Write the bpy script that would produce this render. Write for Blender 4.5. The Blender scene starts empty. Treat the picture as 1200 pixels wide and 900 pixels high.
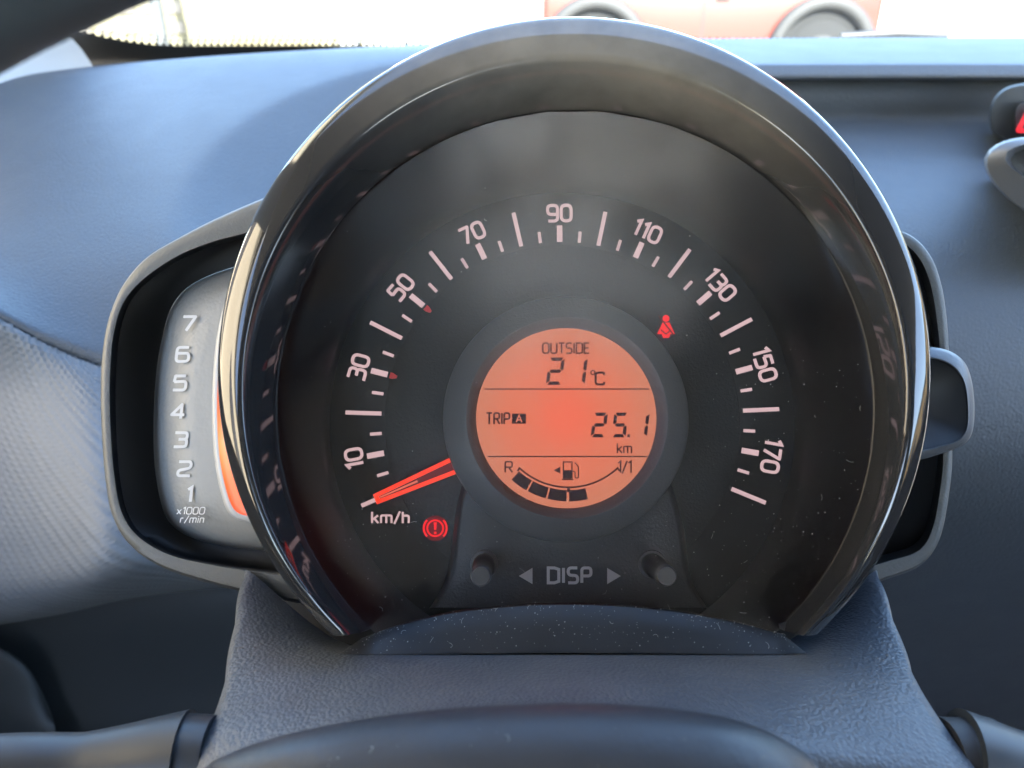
import bpy, bmesh, math, random
from mathutils import Vector as V
random.seed(7)
R = math.radians
sc = bpy.context.scene
COL = sc.collection

# ------------------------------------------------------------------ camera
F = 906.0                      # focal length in photo pixels (1200 wide)
S = 0.00024                    # metres per photo pixel at the dial
PITCH = R(27)
CAM = V((0, -0.2, 1.1))
cX = V((1, 0, 0)); cD = V((0, math.cos(PITCH), -math.sin(PITCH))); cU = V((0, math.sin(PITCH), math.cos(PITCH)))
cam = bpy.data.cameras.new('camera'); camo = bpy.data.objects.new('camera', cam); COL.objects.link(camo)
camo.location = CAM; camo.rotation_euler = (R(90) - PITCH, 0, 0)
cam.sensor_width = 36; cam.lens = F / 1200 * 36; cam.clip_start = 0.005; cam.clip_end = 500
cam.dof.use_dof = True; cam.dof.focus_distance = 0.205; cam.dof.aperture_fstop = 19
sc.camera = camo

# ------------------------------------------------------------------ sky, sun, exposure
EXPO = 3.93
SUN_EL, SUN_AZ = 40, 165        # azimuth clockwise from +Y (straight ahead): behind, a little right
w = bpy.data.worlds.new('World'); sc.world = w; w.use_nodes = True
nt = w.node_tree; bg = nt.nodes['Background']
sky = nt.nodes.new('ShaderNodeTexSky'); sky.sky_type = 'NISHITA'; sky.sun_disc = False
sky.sun_elevation = R(SUN_EL); sky.sun_rotation = R(SUN_AZ); sky.air_density = 1.0; sky.dust_density = 0.9; sky.ozone_density = 1.2
nt.links.new(sky.outputs[0], bg.inputs[0]); bg.inputs[1].default_value = 0.15
sun = bpy.data.lights.new('sun', 'SUN'); suno = bpy.data.objects.new('sun', sun); COL.objects.link(suno)
sun.energy = 5.0; sun.angle = R(0.5); sun.color = (1, .95, .87)
sd = V((math.sin(R(SUN_AZ)) * math.cos(R(SUN_EL)), math.cos(R(SUN_AZ)) * math.cos(R(SUN_EL)), math.sin(R(SUN_EL))))
suno.rotation_euler = sd.to_track_quat('Z', 'Y').to_euler(); suno.location = (3, -3, 6)
vs = sc.view_settings
sc.display_settings.display_device = 'sRGB'
vs.view_transform = 'Standard'; vs.look = 'None'; vs.exposure = EXPO; vs.gamma = 1; vs.use_curve_mapping = False
sc.cycles.use_denoising = True
sc.cycles.max_bounces = 10; sc.cycles.diffuse_bounces = 5; sc.cycles.transparent_max_bounces = 16
sc.cycles.sample_clamp_indirect = 6

# ------------------------------------------------------------------ geometry frames
def at(px, py, t):              # point seen at pixel px,py, t pixels deep along the view axis
    return CAM + S * t * (cD + cX * ((px - 600) / F) - cU * ((py - 450) / F))
def atY(px, py, Y):             # same, at a given forward distance
    d = cD + cX * ((px - 600) / F) - cU * ((py - 450) / F)
    return CAM + d * ((Y - CAM.y) / d.y)
ta, tb, tr = -0.0894, -0.00603, 0.0081      # tilt of the dial against the view axis
def cs(v): return cX * v[0] + cU * v[1] - cD * v[2]
def rot(v):
    x, y, z = v
    x, y = x * math.cos(tr) - y * math.sin(tr), x * math.sin(tr) + y * math.cos(tr)
    y, z = y * math.cos(ta) - z * math.sin(ta), y * math.sin(ta) + z * math.cos(ta)
    x, z = x * math.cos(tb) + z * math.sin(tb), -x * math.sin(tb) + z * math.cos(tb)
    return (x, y, z)
eU = cs(rot((1, 0, 0))); eV = cs(rot((0, 1, 0))); eN = cs(rot((0, 0, 1)))
DO = CAM + S * (58.7 * cX - 41.25 * cU + F * cD)
def dial(u, v, w=0): return DO + S * (u * eU + v * eV + w * eN)
def polar(ang, r, w=0): return dial(r * math.sin(ang), r * math.cos(ang), w)   # clockwise from the top
def dp(px, py, w=0):            # the point of the plane w above the dial that shows at px,py
    d = cD + cX * ((px - 600) / F) - cU * ((py - 450) / F)
    k = (DO + eN * (S * w) - CAM).dot(eN) / d.dot(eN)
    return CAM + d * k

# ------------------------------------------------------------------ mesh helpers
def spline(pts, n, closed=False):
    P = [V(p) for p in pts]; m = len(P); dense = []
    segs = m if closed else m - 1
    for i in range(segs):
        if closed: a, b, c, d = P[(i - 1) % m], P[i], P[(i + 1) % m], P[(i + 2) % m]
        else:
            b, c = P[i], P[i + 1]
            a = P[i - 1] if i else b * 2 - c
            d = P[i + 2] if i + 2 < m else c * 2 - b
        for k in range(16):
            t = k / 16
            dense.append(.5 * (2 * b + (c - a) * t + (2 * a - 5 * b + 4 * c - d) * t * t + (3 * b - a - 3 * c + d) * t ** 3))
    dense.append(P[0].copy() if closed else P[-1].copy())
    L = [0.0]
    for i in range(1, len(dense)): L.append(L[-1] + (dense[i] - dense[i - 1]).length)
    out = []; j = 0; cnt = n if closed else n - 1
    for k in range(n):
        s = L[-1] * k / cnt
        while j < len(L) - 2 and L[j + 1] < s: j += 1
        f = (s - L[j]) / max(L[j + 1] - L[j], 1e-12)
        out.append(dense[j].lerp(dense[j + 1], min(max(f, 0), 1)))
    return out
def link(name, me, mat, parent=None, smooth=True, sharp=None):
    me.materials.append(mat)
    if smooth:
        for p in me.polygons: p.use_smooth = True
        if sharp: me.set_sharp_from_angle(angle=R(sharp))
    o = bpy.data.objects.new(name, me); COL.objects.link(o)
    if parent is not None:
        o.parent = parent
        p = parent; off = V((0, 0, 0))
        while p is not None: off += p.location; p = p.parent
        me.transform(__import__('mathutils').Matrix.Translation(-off))
    return o
def pymesh(name, verts, faces, mat, parent=None, smooth=True, sharp=None, uvs=None, fix=True):
    me = bpy.data.meshes.new(name); me.from_pydata([tuple(v) for v in verts], [], faces)
    if uvs:
        l = me.uv_layers.new(name='UVMap')
        for lp in me.loops: l.data[lp.index].uv = uvs[lp.vertex_index]
    if fix:
        bm = bmesh.new(); bm.from_mesh(me); bmesh.ops.recalc_face_normals(bm, faces=bm.faces); bm.to_mesh(me); bm.free()
    return link(name, me, mat, parent, smooth, sharp)
def grid(rows, name, mat, parent=None, closed=False, sharp=None, smooth=True, facecam=True):
    n = len(rows[0]); vs_ = [p for r in rows for p in r]; fs = []
    for i in range(len(rows) - 1):
        for j in range(n if closed else n - 1):
            k = (j + 1) % n
            fs.append((i * n + j, i * n + k, (i + 1) * n + k, (i + 1) * n + j))
    mid = len(rows) // 2; uv = []; c = n // 2; vv = [0.0]
    for i in range(1, len(rows)): vv.append(vv[-1] + (rows[i][c] - rows[i - 1][c]).length)
    for i in range(len(rows)):
        u = 0.0; line = []
        for j in range(n):
            if j: u += (rows[mid][j] - rows[mid][j - 1]).length
            line.append((u / S / 100, vv[i] / S / 100))
        uv += line
    me = bpy.data.meshes.new(name); me.from_pydata([tuple(v) for v in vs_], [], fs)
    l = me.uv_layers.new(name='UVMap')
    for lp in me.loops: l.data[lp.index].uv = uv[lp.vertex_index]
    if facecam and len(me.polygons):
        s = sum(p.area * p.normal.dot((CAM - p.center).normalized()) for p in me.polygons)
        if s < 0: me.flip_normals()
    return link(name, me, mat, parent, smooth, sharp)
def patch(ctrl, name, mat, parent=None, nu=40, nv=40, sharp=None):
    rows = [spline(r, nu) for r in ctrl]
    cols = [spline([r[j] for r in rows], nv) for j in range(nu)]
    return grid([[cols[j][i] for j in range(nu)] for i in range(nv)], name, mat, parent, sharp=sharp)
def box(name, lo, hi, mat, parent=None, bevel=0.0):
    bm = bmesh.new(); bmesh.ops.create_cube(bm, size=1)
    for v in bm.verts: v.co = V([lo[i] + (v.co[i] + .5) * (hi[i] - lo[i]) for i in range(3)])
    if bevel: bmesh.ops.bevel(bm, geom=bm.edges[:], offset=bevel, segments=3, profile=.5, affect='EDGES')
    me = bpy.data.meshes.new(name); bm.to_mesh(me); bm.free()
    return link(name, me, mat, parent, bool(bevel), 40)
def tube(name, pts, rads, mat, parent=None, n=16, caps=True, sharp=50):
    P = [V(p) for p in pts]
    if not isinstance(rads, (list, tuple)): rads = [rads] * len(P)
    rings = []; up = None
    for i, p in enumerate(P):
        d = (P[min(i + 1, len(P) - 1)] - P[max(i - 1, 0)]).normalized()
        if up is None: up = d.orthogonal().normalized()
        up = (up - d * up.dot(d)).normalized(); sd_ = d.cross(up)
        rings.append([p + rads[i] * (up * math.cos(2 * math.pi * k / n) + sd_ * math.sin(2 * math.pi * k / n)) for k in range(n)])
    vs_ = [q for r in rings for q in r]; fs = []
    for i in range(len(rings) - 1):
        for k in range(n): fs.append((i * n + k, i * n + (k + 1) % n, (i + 1) * n + (k + 1) % n, (i + 1) * n + k))
    if caps: fs.append(tuple(range(n))); fs.append(tuple(range(len(vs_) - n, len(vs_))))
    return pymesh(name, vs_, fs, mat, parent, True, sharp)
def flat(name, polys, fn, mat, parent=None, depth=0.0):
    """polygons in a 2D frame, mapped by fn(x,y,h); depth gives them side walls"""
    vs_ = []; fs = []
    for p in polys:
        n = len(p); b = len(vs_)
        dz = .004 * len(fs); vs_ += [fn(x, y, depth + dz) for x, y in p]; fs.append(tuple(range(b, b + n)))
        if depth:
            vs_ += [fn(x, y, -.3) for x, y in p]
            for k in range(n): fs.append((b + k, b + (k + 1) % n, b + n + (k + 1) % n, b + n + k))
    return pymesh(name, vs_, fs, mat, parent, False)
def empty(name, loc, label, cat, group=None):
    o = bpy.data.objects.new(name, None); COL.objects.link(o); o.location = loc; o.empty_display_size = .02
    return tag(o, label, cat, group)
def tag(o, label, cat, group=None):
    o['label'] = label; o['category'] = cat
    if group: o['group'] = group
    return o
def structure(o): o['kind'] = 'structure'; return o
def stuff(o): o['kind'] = 'stuff'; return o

# ------------------------------------------------------------------ materials
def srgb(r, g, b): return tuple(((c / 255) / 12.92 if c <= 10 else (((c / 255) + .055) / 1.055) ** 2.4) for c in (r, g, b)) + (1,)
def mat(name, col, rough=.5, spec=.5, metal=0.0, coat=0.0):
    m = bpy.data.materials.new(name); m.use_nodes = True; b = m.node_tree.nodes['Principled BSDF']
    b.inputs['Base Color'].default_value = (*col[:3], 1); b.inputs['Roughness'].default_value = rough
    b.inputs['Specular IOR Level'].default_value = spec; b.inputs['Metallic'].default_value = metal
    b.inputs['Coat Weight'].default_value = coat
    return m
def N(m, t, **kw):
    n = m.node_tree.nodes.new(t)
    for k, v in kw.items():
        if hasattr(n, k) and k not in n.inputs: setattr(n, k, v)
        else: n.inputs[k].default_value = v
    return n
def L(m, a, b): m.node_tree.links.new(a, b)
def bump(m, height, strength, dist):
    b = m.node_tree.nodes['Principled BSDF']; bp = N(m, 'ShaderNodeBump', Strength=strength, Distance=dist)
    L(m, height, bp.inputs['Height'])
    if b.inputs['Normal'].links: L(m, b.inputs['Normal'].links[0].from_socket, bp.inputs['Normal'])
    L(m, bp.outputs[0], b.inputs['Normal'])
def coords(m): return N(m, 'ShaderNodeTexCoord').outputs['Object']
def grain(m, scale=1500, strength=.4, dist=.0002):
    n = N(m, 'ShaderNodeTexNoise', Scale=scale, Detail=3.0); L(m, coords(m), n.inputs['Vector'])
    bump(m, n.outputs[0], strength, dist); return m
def leather(m, scale=520, strength=.7, dist=.0004):
    co = coords(m); nz = N(m, 'ShaderNodeTexNoise', Scale=scale * .7, Detail=2.0); L(m, co, nz.inputs['Vector'])
    mx = N(m, 'ShaderNodeMixRGB', blend_type='ADD'); mx.inputs[0].default_value = .0005
    L(m, co, mx.inputs[1]); L(m, nz.outputs['Color'], mx.inputs[2])
    vo = N(m, 'ShaderNodeTexVoronoi', feature='SMOOTH_F1', Scale=scale); vo.inputs['Smoothness'].default_value = .4
    L(m, mx.outputs[0], vo.inputs['Vector'])
    bump(m, vo.outputs['Distance'], strength, -dist); return m
def blotch(m, scale, c0, c1, lo=.35, hi=.65):
    n = N(m, 'ShaderNodeTexNoise', Scale=scale, Detail=6.0); L(m, coords(m), n.inputs['Vector'])
    r = N(m, 'ShaderNodeValToRGB'); r.color_ramp.elements[0].position = lo; r.color_ramp.elements[1].position = hi
    r.color_ramp.elements[0].color = (*c0, 1); r.color_ramp.elements[1].color = (*c1, 1)
    L(m, n.outputs[0], r.inputs[0]); L(m, r.outputs[0], m.node_tree.nodes['Principled BSDF'].inputs['Base Color']); return m
def roughvar(m, scale, lo, hi):
    n = N(m, 'ShaderNodeTexNoise', Scale=scale, Detail=5.0); L(m, coords(m), n.inputs['Vector'])
    mr = N(m, 'ShaderNodeMapRange'); mr.inputs['From Min'].default_value = .3; mr.inputs['From Max'].default_value = .7
    mr.inputs['To Min'].default_value = lo; mr.inputs['To Max'].default_value = hi
    L(m, n.outputs[0], mr.inputs[0]); L(m, mr.outputs[0], m.node_tree.nodes['Principled BSDF'].inputs['Roughness']); return m
def emit(name, rgb255, k=1.0):
    m = bpy.data.materials.new(name); m.use_nodes = True; b = m.node_tree.nodes['Principled BSDF']
    c = srgb(*rgb255); b.inputs['Base Color'].default_value = (c[0] * .25, c[1] * .25, c[2] * .25, 1)
    b.inputs['Emission Color'].default_value = c; b.inputs['Emission Strength'].default_value = k / 2 ** EXPO
    b.inputs['Roughness'].default_value = .5; return m

M = {}
M['pad'] = grain(roughvar(mat('dash_plastic', (.038, .046, .055), .5), 40, .47, .51), 750, .9, .0008)
M['dash_right'] = grain(roughvar(mat('dash_grained_plastic', (.041, .05, .06), .5), 40, .47, .51), 750, .9, .0008)
M['dark_panel'] = grain(mat('dark_lower_plastic', (.014, .018, .02), .6), 1200, .3)
M['column'] = leather(blotch(mat('column_cover_plastic', (.06, .065, .072), .48), 60, (.05, .058, .07), (.064, .072, .084)), 1150, .6, .0003)
M['hub'] = grain(roughvar(mat('wheel_pad_plastic', (.014, .016, .021), .5), 70, .4, .6), 900, .35, .00025)
M['rim'] = grain(mat('rim_skin', (.07, .085, .092), .6), 700, .4)
M['stalk'] = roughvar(mat('stalk_plastic', (.013, .016, .02), .4), 90, .34, .5)
M['gloss'] = roughvar(mat('piano_black', (.016, .016, .0165), .06, .55), 60, .04, .09)
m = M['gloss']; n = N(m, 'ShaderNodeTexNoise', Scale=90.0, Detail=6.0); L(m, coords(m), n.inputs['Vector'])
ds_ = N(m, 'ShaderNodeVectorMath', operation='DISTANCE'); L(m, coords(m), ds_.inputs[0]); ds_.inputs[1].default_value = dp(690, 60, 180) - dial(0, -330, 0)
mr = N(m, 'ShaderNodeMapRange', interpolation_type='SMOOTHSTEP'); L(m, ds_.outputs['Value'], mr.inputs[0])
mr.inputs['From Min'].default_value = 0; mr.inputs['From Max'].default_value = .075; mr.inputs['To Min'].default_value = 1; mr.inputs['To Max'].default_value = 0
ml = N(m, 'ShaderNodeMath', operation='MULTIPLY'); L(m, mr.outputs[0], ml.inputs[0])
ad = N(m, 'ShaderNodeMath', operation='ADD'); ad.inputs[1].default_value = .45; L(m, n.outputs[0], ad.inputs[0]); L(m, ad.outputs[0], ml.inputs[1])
mx = N(m, 'ShaderNodeMixRGB'); L(m, ml.outputs[0], mx.inputs[0]); mx.inputs[1].default_value = (.015, .0155, .017, 1); mx.inputs[2].default_value = (.15, .143, .128, 1)  # veiling glare painted into the base colour as paler grey over the hood top
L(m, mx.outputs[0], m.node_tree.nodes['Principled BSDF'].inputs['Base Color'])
M['gloss_inner'] = mat('black_shroud', (.003, .003, .0035), .5)
M['dial'] = grain(mat('dial_black', (.005, .006, .008), .42), 2500, .15, .0001)
M['dial_center'] = grain(mat('dial_grained', (.009, .0105, .013), .5), 1500, .6, .0002)
M['ring'] = grain(mat('ring_plastic', (.115, .116, .12), .5), 1500, .6, .0002)
M['pedestal'] = grain(mat('pedestal_plastic', (.05, .052, .058), .52), 1500, .6, .0002)
M['chin'] = grain(roughvar(mat('chin_plastic', (.006, .008, .012), .5), 80, .42, .56), 1800, .2, .0001)
M['frame'] = grain(mat('pod_frame_plastic', (.07, .071, .068), .48), 1300, .7, .0002)
M['recess'] = mat('pod_recess_black', (.005, .005, .006), .55)
M['tach'] = leather(mat('tachometer_plate_plastic', (.22, .218, .21), .5), 900, .35, .0002)
M['print'] = emit('lit_pink_print', (224, 188, 190), .86)
M['tprint'] = mat('tachometer_print', (.48, .475, .47), .5)
M['emboss'] = mat('embossed_lettering', (.65, .65, .65), .42)
M['knob'] = mat('knob_plastic', (.034, .034, .036), .3)
M['black_rubber'] = mat('black_rubber', (.01, .01, .011), .6)
M['vent'] = grain(mat('console_plastic', (.075, .08, .088), .45), 1000, .4)
M['needle'] = emit('needle_red', (255, 62, 34), 1.1)
M['needle_in'] = emit('needle_core', (92, 24, 30), .8)
M['needle_hi'] = emit('needle_line', (226, 120, 96), .8)
M['tell'] = emit('telltale_red', (255, 24, 34), 1.05)
M['tellbg'] = emit('telltale_glow', (205, 12, 26), 1.0)
M['tellwin'] = emit('telltale_window', (96, 8, 18), 1.0)
M['mark'] = mat('red_marker', (.75, .05, .06), .5)
M['ink'] = mat('display_ink', srgb(58, 30, 34), .6)
M['guide'] = mat('light_guide_plastic', (.3, .3, .3), .3)
M['dust'] = mat('dust', (.2, .2, .2), .9)

# backlit display: glows more in the middle where its lamp sits
m = bpy.data.materials.new('backlit_display'); m.use_nodes = True; b = m.node_tree.nodes['Principled BSDF']; M['lcd'] = m
g = N(m, 'ShaderNodeTexGradient', gradient_type='SPHERICAL'); mp = N(m, 'ShaderNodeMapping')
L(m, N(m, 'ShaderNodeTexCoord').outputs['UV'], mp.inputs[0]); L(m, mp.outputs[0], g.inputs[0])
r = N(m, 'ShaderNodeValToRGB'); r.color_ramp.interpolation = 'EASE'
r.color_ramp.elements[0].position = 0; r.color_ramp.elements[0].color = srgb(214, 126, 96)
r.color_ramp.elements[1].position = .95; r.color_ramp.elements[1].color = srgb(250, 110, 78)
e = r.color_ramp.elements.new(.45); e.color = srgb(232, 120, 88)
L(m, g.outputs[0], r.inputs[0]); L(m, r.outputs[0], b.inputs['Emission Color'])
b.inputs['Base Color'].default_value = (.05, .03, .025, 1); b.inputs['Emission Strength'].default_value = .93 / 2 ** EXPO
b.inputs['Roughness'].default_value = .35
# glowing bar beside the tachometer: brighter orange in the middle
m = bpy.data.materials.new('glowing_bar'); m.use_nodes = True; b = m.node_tree.nodes['Principled BSDF']; M['bar'] = m
sx = N(m, 'ShaderNodeSeparateXYZ'); L(m, N(m, 'ShaderNodeTexCoord').outputs['UV'], sx.inputs[0])
r = N(m, 'ShaderNodeValToRGB'); L(m, sx.outputs[0], r.inputs[0])
r.color_ramp.elements[0].position = 0; r.color_ramp.elements[0].color = srgb(150, 80, 90)
for p, c in ((.25, (235, 60, 40)), (.5, (255, 120, 70)), (.65, (255, 176, 112)), (.8, (255, 120, 60))):
    e = r.color_ramp.elements.new(p); e.color = srgb(*c)
r.color_ramp.elements[-1].position = 1; r.color_ramp.elements[-1].color = srgb(255, 70, 40)
L(m, r.outputs[0], b.inputs['Emission Color']); b.inputs['Emission Strength'].default_value = 1.25 / 2 ** EXPO
b.inputs['Base Color'].default_value = (.3, .1, .06, 1)
# woven emboss of the left panel
m = mat('woven_embossed_plastic', (.125, .13, .133), .58); M['woven'] = m
grain(m, 1500, .25, .00015)
# clear covers
def clear(name, tint, rough, film, filmcol, ior=1.45, smudge_glare=False):
    m = bpy.data.materials.new(name); m.use_nodes = True; t = m.node_tree; t.nodes.clear()
    out = N(m, 'ShaderNodeOutputMaterial'); tr_ = N(m, 'ShaderNodeBsdfTransparent', Color=(*tint, 1))
    gl = N(m, 'ShaderNodeBsdfGlossy', Roughness=rough); fr = N(m, 'ShaderNodeFresnel', IOR=ior)
    mx = N(m, 'ShaderNodeMixShader'); L(m, fr.outputs[0], mx.inputs[0]); L(m, tr_.outputs[0], mx.inputs[1]); L(m, gl.outputs[0], mx.inputs[2])
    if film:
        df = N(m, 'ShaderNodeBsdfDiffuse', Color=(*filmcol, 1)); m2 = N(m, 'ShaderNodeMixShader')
        if smudge_glare:
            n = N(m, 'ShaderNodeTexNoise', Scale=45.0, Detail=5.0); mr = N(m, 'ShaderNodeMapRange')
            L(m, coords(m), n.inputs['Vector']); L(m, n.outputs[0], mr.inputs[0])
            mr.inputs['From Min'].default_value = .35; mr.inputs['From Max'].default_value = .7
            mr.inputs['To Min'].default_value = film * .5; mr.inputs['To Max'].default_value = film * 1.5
            ds_ = N(m, 'ShaderNodeVectorMath', operation='DISTANCE'); L(m, coords(m), ds_.inputs[0]); ds_.inputs[1].default_value = smudge_glare
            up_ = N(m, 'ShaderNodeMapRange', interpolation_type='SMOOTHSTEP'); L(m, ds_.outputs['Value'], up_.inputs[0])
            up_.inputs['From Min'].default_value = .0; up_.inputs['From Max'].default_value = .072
            up_.inputs['To Min'].default_value = 19.0; up_.inputs['To Max'].default_value = 1.0  # dust film thickened around one centre to paint veiling glare on the lens
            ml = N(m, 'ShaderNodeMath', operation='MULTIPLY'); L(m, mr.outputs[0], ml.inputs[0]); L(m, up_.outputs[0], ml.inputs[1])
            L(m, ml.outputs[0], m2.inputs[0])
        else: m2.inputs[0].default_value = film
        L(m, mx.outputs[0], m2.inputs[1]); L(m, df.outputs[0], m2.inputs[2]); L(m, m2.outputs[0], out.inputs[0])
    else: L(m, mx.outputs[0], out.inputs[0])
    return m
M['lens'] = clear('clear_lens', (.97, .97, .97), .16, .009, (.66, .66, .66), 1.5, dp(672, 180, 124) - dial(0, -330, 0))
M['glass'] = clear('windscreen_glass', (.86, .93, .94), .01, 0, (1, 1, 1))
M['frit'] = mat('black_ceramic_band', (.02, .02, .02), .4)
M['trim'] = grain(mat('pale_grey_trim', (.42, .42, .41), .7), 900, .2)
M['roof'] = mat('roof_lining', (.11, .108, .1), .9)
M['door'] = mat('dark_door_trim', (.05, .05, .055), .6)
M['seat'] = mat('dark_seat_cloth', (.04, .04, .045), .9)
M['ground'] = blotch(mat('pale_paving', (.4, .38, .33), .9), .6, (.36, .34, .3), (.46, .44, .39))
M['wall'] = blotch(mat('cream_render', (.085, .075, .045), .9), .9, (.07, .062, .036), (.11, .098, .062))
M['white_wall'] = blotch(mat('golden_render', (.72, .6, .42), .9), .9, (.68, .57, .39), (.76, .65, .47))
M['ochre'] = mat('ochre_render', (.55, .36, .16), .9)
M['window'] = mat('dark_window', (.08, .07, .06), .15)
M['post'] = mat('grey_post', (.03, .032, .032), .6)
M['gate'] = mat('yellowish_gate', (.07, .055, .02), .6)
M['car'] = mat('red_car_paint', (.075, .0105, .005), .4, coat=.2)
M['flare'] = mat('grey_plastic_flare', (.012, .0115, .011), .75)
M['tyre'] = mat('tyre', (.003, .003, .003), .9)
M['rimm'] = mat('wheel_alloy', (.014, .014, .014), .6)

# ------------------------------------------------------------------ lettering (own stroke alphabet)
def fillet(pts, r, closed=False):
    P = [V((p[0], p[1])) for p in pts]; n = len(P); out = []
    for i in range(n):
        if not closed and i in (0, n - 1): out.append(P[i]); continue
        a, b, c = P[(i - 1) % n], P[i], P[(i + 1) % n]
        d1, d2 = (a - b), (c - b); l1, l2 = d1.length, d2.length
        rr = min(r, l1 * .49, l2 * .49)
        if rr < 1e-4: out.append(b); continue
        p1, p2 = b + d1 / l1 * rr, b + d2 / l2 * rr
        for k in range(6):
            t = k / 5; out.append(p1.lerp(b, t).lerp(b.lerp(p2, t), t))
    return out
def ribbon(pts, wd, closed=False):
    P = []
    for p in pts:
        if not P or (p - P[-1]).length > 1e-5: P.append(p)
    if closed and (P[0] - P[-1]).length < 1e-5: P.pop()
    n = len(P); lft = []; rgt = []
    for i in range(n):
        a = P[i - 1] if (i or closed) else None; c = P[(i + 1) % n] if (i < n - 1 or closed) else None
        d1 = (P[i] - a).normalized() if a is not None else (c - P[i]).normalized()
        d2 = (c - P[i]).normalized() if c is not None else d1
        n1 = V((-d1.y, d1.x)); n2 = V((-d2.y, d2.x)); mm = n1 + n2
        if mm.length < 1e-4: mm = n1
        mm.normalize(); k = min(1 / max(mm.dot(n1), .35), 2.2) * wd / 2
        lft.append(P[i] + mm * k); rgt.append(P[i] - mm * k)
    q = []
    for i in range(n if closed else n - 1):
        j = (i + 1) % n; q.append([tuple(lft[i]), tuple(lft[j]), tuple(rgt[j]), tuple(rgt[i])])
    return q
W_ = .62
G = {
 '0': (W_, [([(0, 0), (W_, 0), (W_, 1), (0, 1)], .3, True)]),
 '1': (.3, [([(.02, .84), (.26, 1), (.26, 0)], .0, False)]),
 '2': (W_, [([(0, 1), (W_, 1), (W_, .55), (0, .38), (0, 0), (W_, 0)], .24, False)]),
 '3': (W_, [([(0, 1), (W_, 1), (W_, .53), (.2, .53)], .22, False), ([(.3, .53), (W_, .53), (W_, 0), (0, 0)], .24, False)]),
 '4': (.66, [([(.5, 0), (.5, 1), (0, .27), (.68, .27)], .02, False)]),
 '5': (W_, [([(.58, 1), (.06, 1), (.02, .58)], .02, False), ([(.02, .58), (W_, .62), (W_, 0), (0, 0)], .24, False)]),
 '6': (W_, [([(.58, 1), (0, 1), (0, 0), (W_, 0), (W_, .58), (0.02, .58)], .25, False)]),
 '7': (.6, [([(0, 1), (.6, 1), (.2, 0)], .04, False)]),
 '9': (W_, [([(.04, 0), (W_, 0), (W_, 1), (0, 1), (0, .42), (W_, .42)], .25, False)]),
 'k': (.5, [([(0, 0), (0, 1)], 0, False), ([(.48, .68), (.03, .3)], 0, False), ([(.17, .42), (.5, 0)], 0, False)]),
 'm': (.84, [([(0, 0), (0, .68), (.84, .68), (.84, 0)], .12, False), ([(.42, .66), (.42, 0)], 0, False)]),
 'n': (.48, [([(0, 0), (0, .68), (.48, .68), (.48, 0)], .14, False)]),
 'h': (.48, [([(0, 0), (0, 1)], 0, False), ([(0, .66), (.48, .66), (.48, 0)], .14, False)]),
 '/': (.46, [([(0, -.08), (.46, 1.04)], 0, False)]),
 'x': (.5, [([(0, 0), (.5, .68)], 0, False), ([(0, .68), (.5, 0)], 0, False)]),
 'r': (.34, [([(0, 0), (0, .67), (.34, .67)], .08, False)]),
 'i': (.06, [([(.03, 0), (.03, .68)], 0, False), ([(.03, .84), (.03, .98)], 0, False)]),
 'O': (W_, [([(0, 0), (W_, 0), (W_, 1), (0, 1)], .28, True)]),
 'U': (.58, [([(0, 1), (0, 0), (.58, 0), (.58, 1)], .24, False)]),
 'T': (.56, [([(0, 1), (.56, 1)], 0, False), ([(.28, 1), (.28, 0)], 0, False)]),
 'S': (.54, [([(.52, 1), (0, 1), (0, .52), (.54, .48), (.54, 0), (.0, 0)], .22, False)]),
 'I': (.06, [([(.03, 0), (.03, 1)], 0, False)]),
 'D': (.6, [([(0, 0), (0, 1), (.6, 1), (.6, 0)], .26, True)]),
 'E': (.48, [([(.48, 1), (0, 1), (0, 0), (.48, 0)], 0, False), ([(0, .52), (.42, .52)], 0, False)]),
 'R': (.54, [([(0, 0), (0, 1), (.52, 1), (.52, .48), (0, .48)], .2, False), ([(.26, .48), (.54, 0)], 0, False)]),
 'P': (.52, [([(0, 0), (0, 1), (.52, 1), (.52, .46), (0, .46)], .2, False)]),
 'A': (.6, [([(0, 0), (.3, 1), (.6, 0)], 0, False), ([(.1, .32), (.5, .32)], 0, False)]),
 'C': (.6, [([(.6, .78), (.6, 1), (0, 1), (0, 0), (.6, 0), (.6, .22)], .27, False)]),
 ' ': (.3, []),
}
G['D'] = (.6, [([(0, 0), (0, 1), (.35, 1), (.6, .9), (.6, .1), (.35, 0), (0, 0), (0, .4)], .0, False)])
def layout(s, gap):
    x = 0; out = []
    for ch in s: out.append((ch, x)); x += G[ch][0] + gap
    return out, x - gap
def write(name, s, fn, wd, mt, parent, gap=.22, depth=0.0, center=False, width=None):
    """fn(x,y,h) places glyph units (height 1); wd = stroke in the same units; width = fit to this many units"""
    lay, tot = layout(s, gap); k = width / tot if width else 1; x0 = -tot * k / 2 if center else 0
    polys = []
    for ch, x in lay:
        for pts, rr, cl in G[ch][1]:
            pp = [((x + a) * k + x0, bb) for a, bb in pts]
            polys += ribbon(fillet(pp, rr, cl), wd, cl)
    return flat(name, polys, fn, mt, parent, depth)

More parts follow.
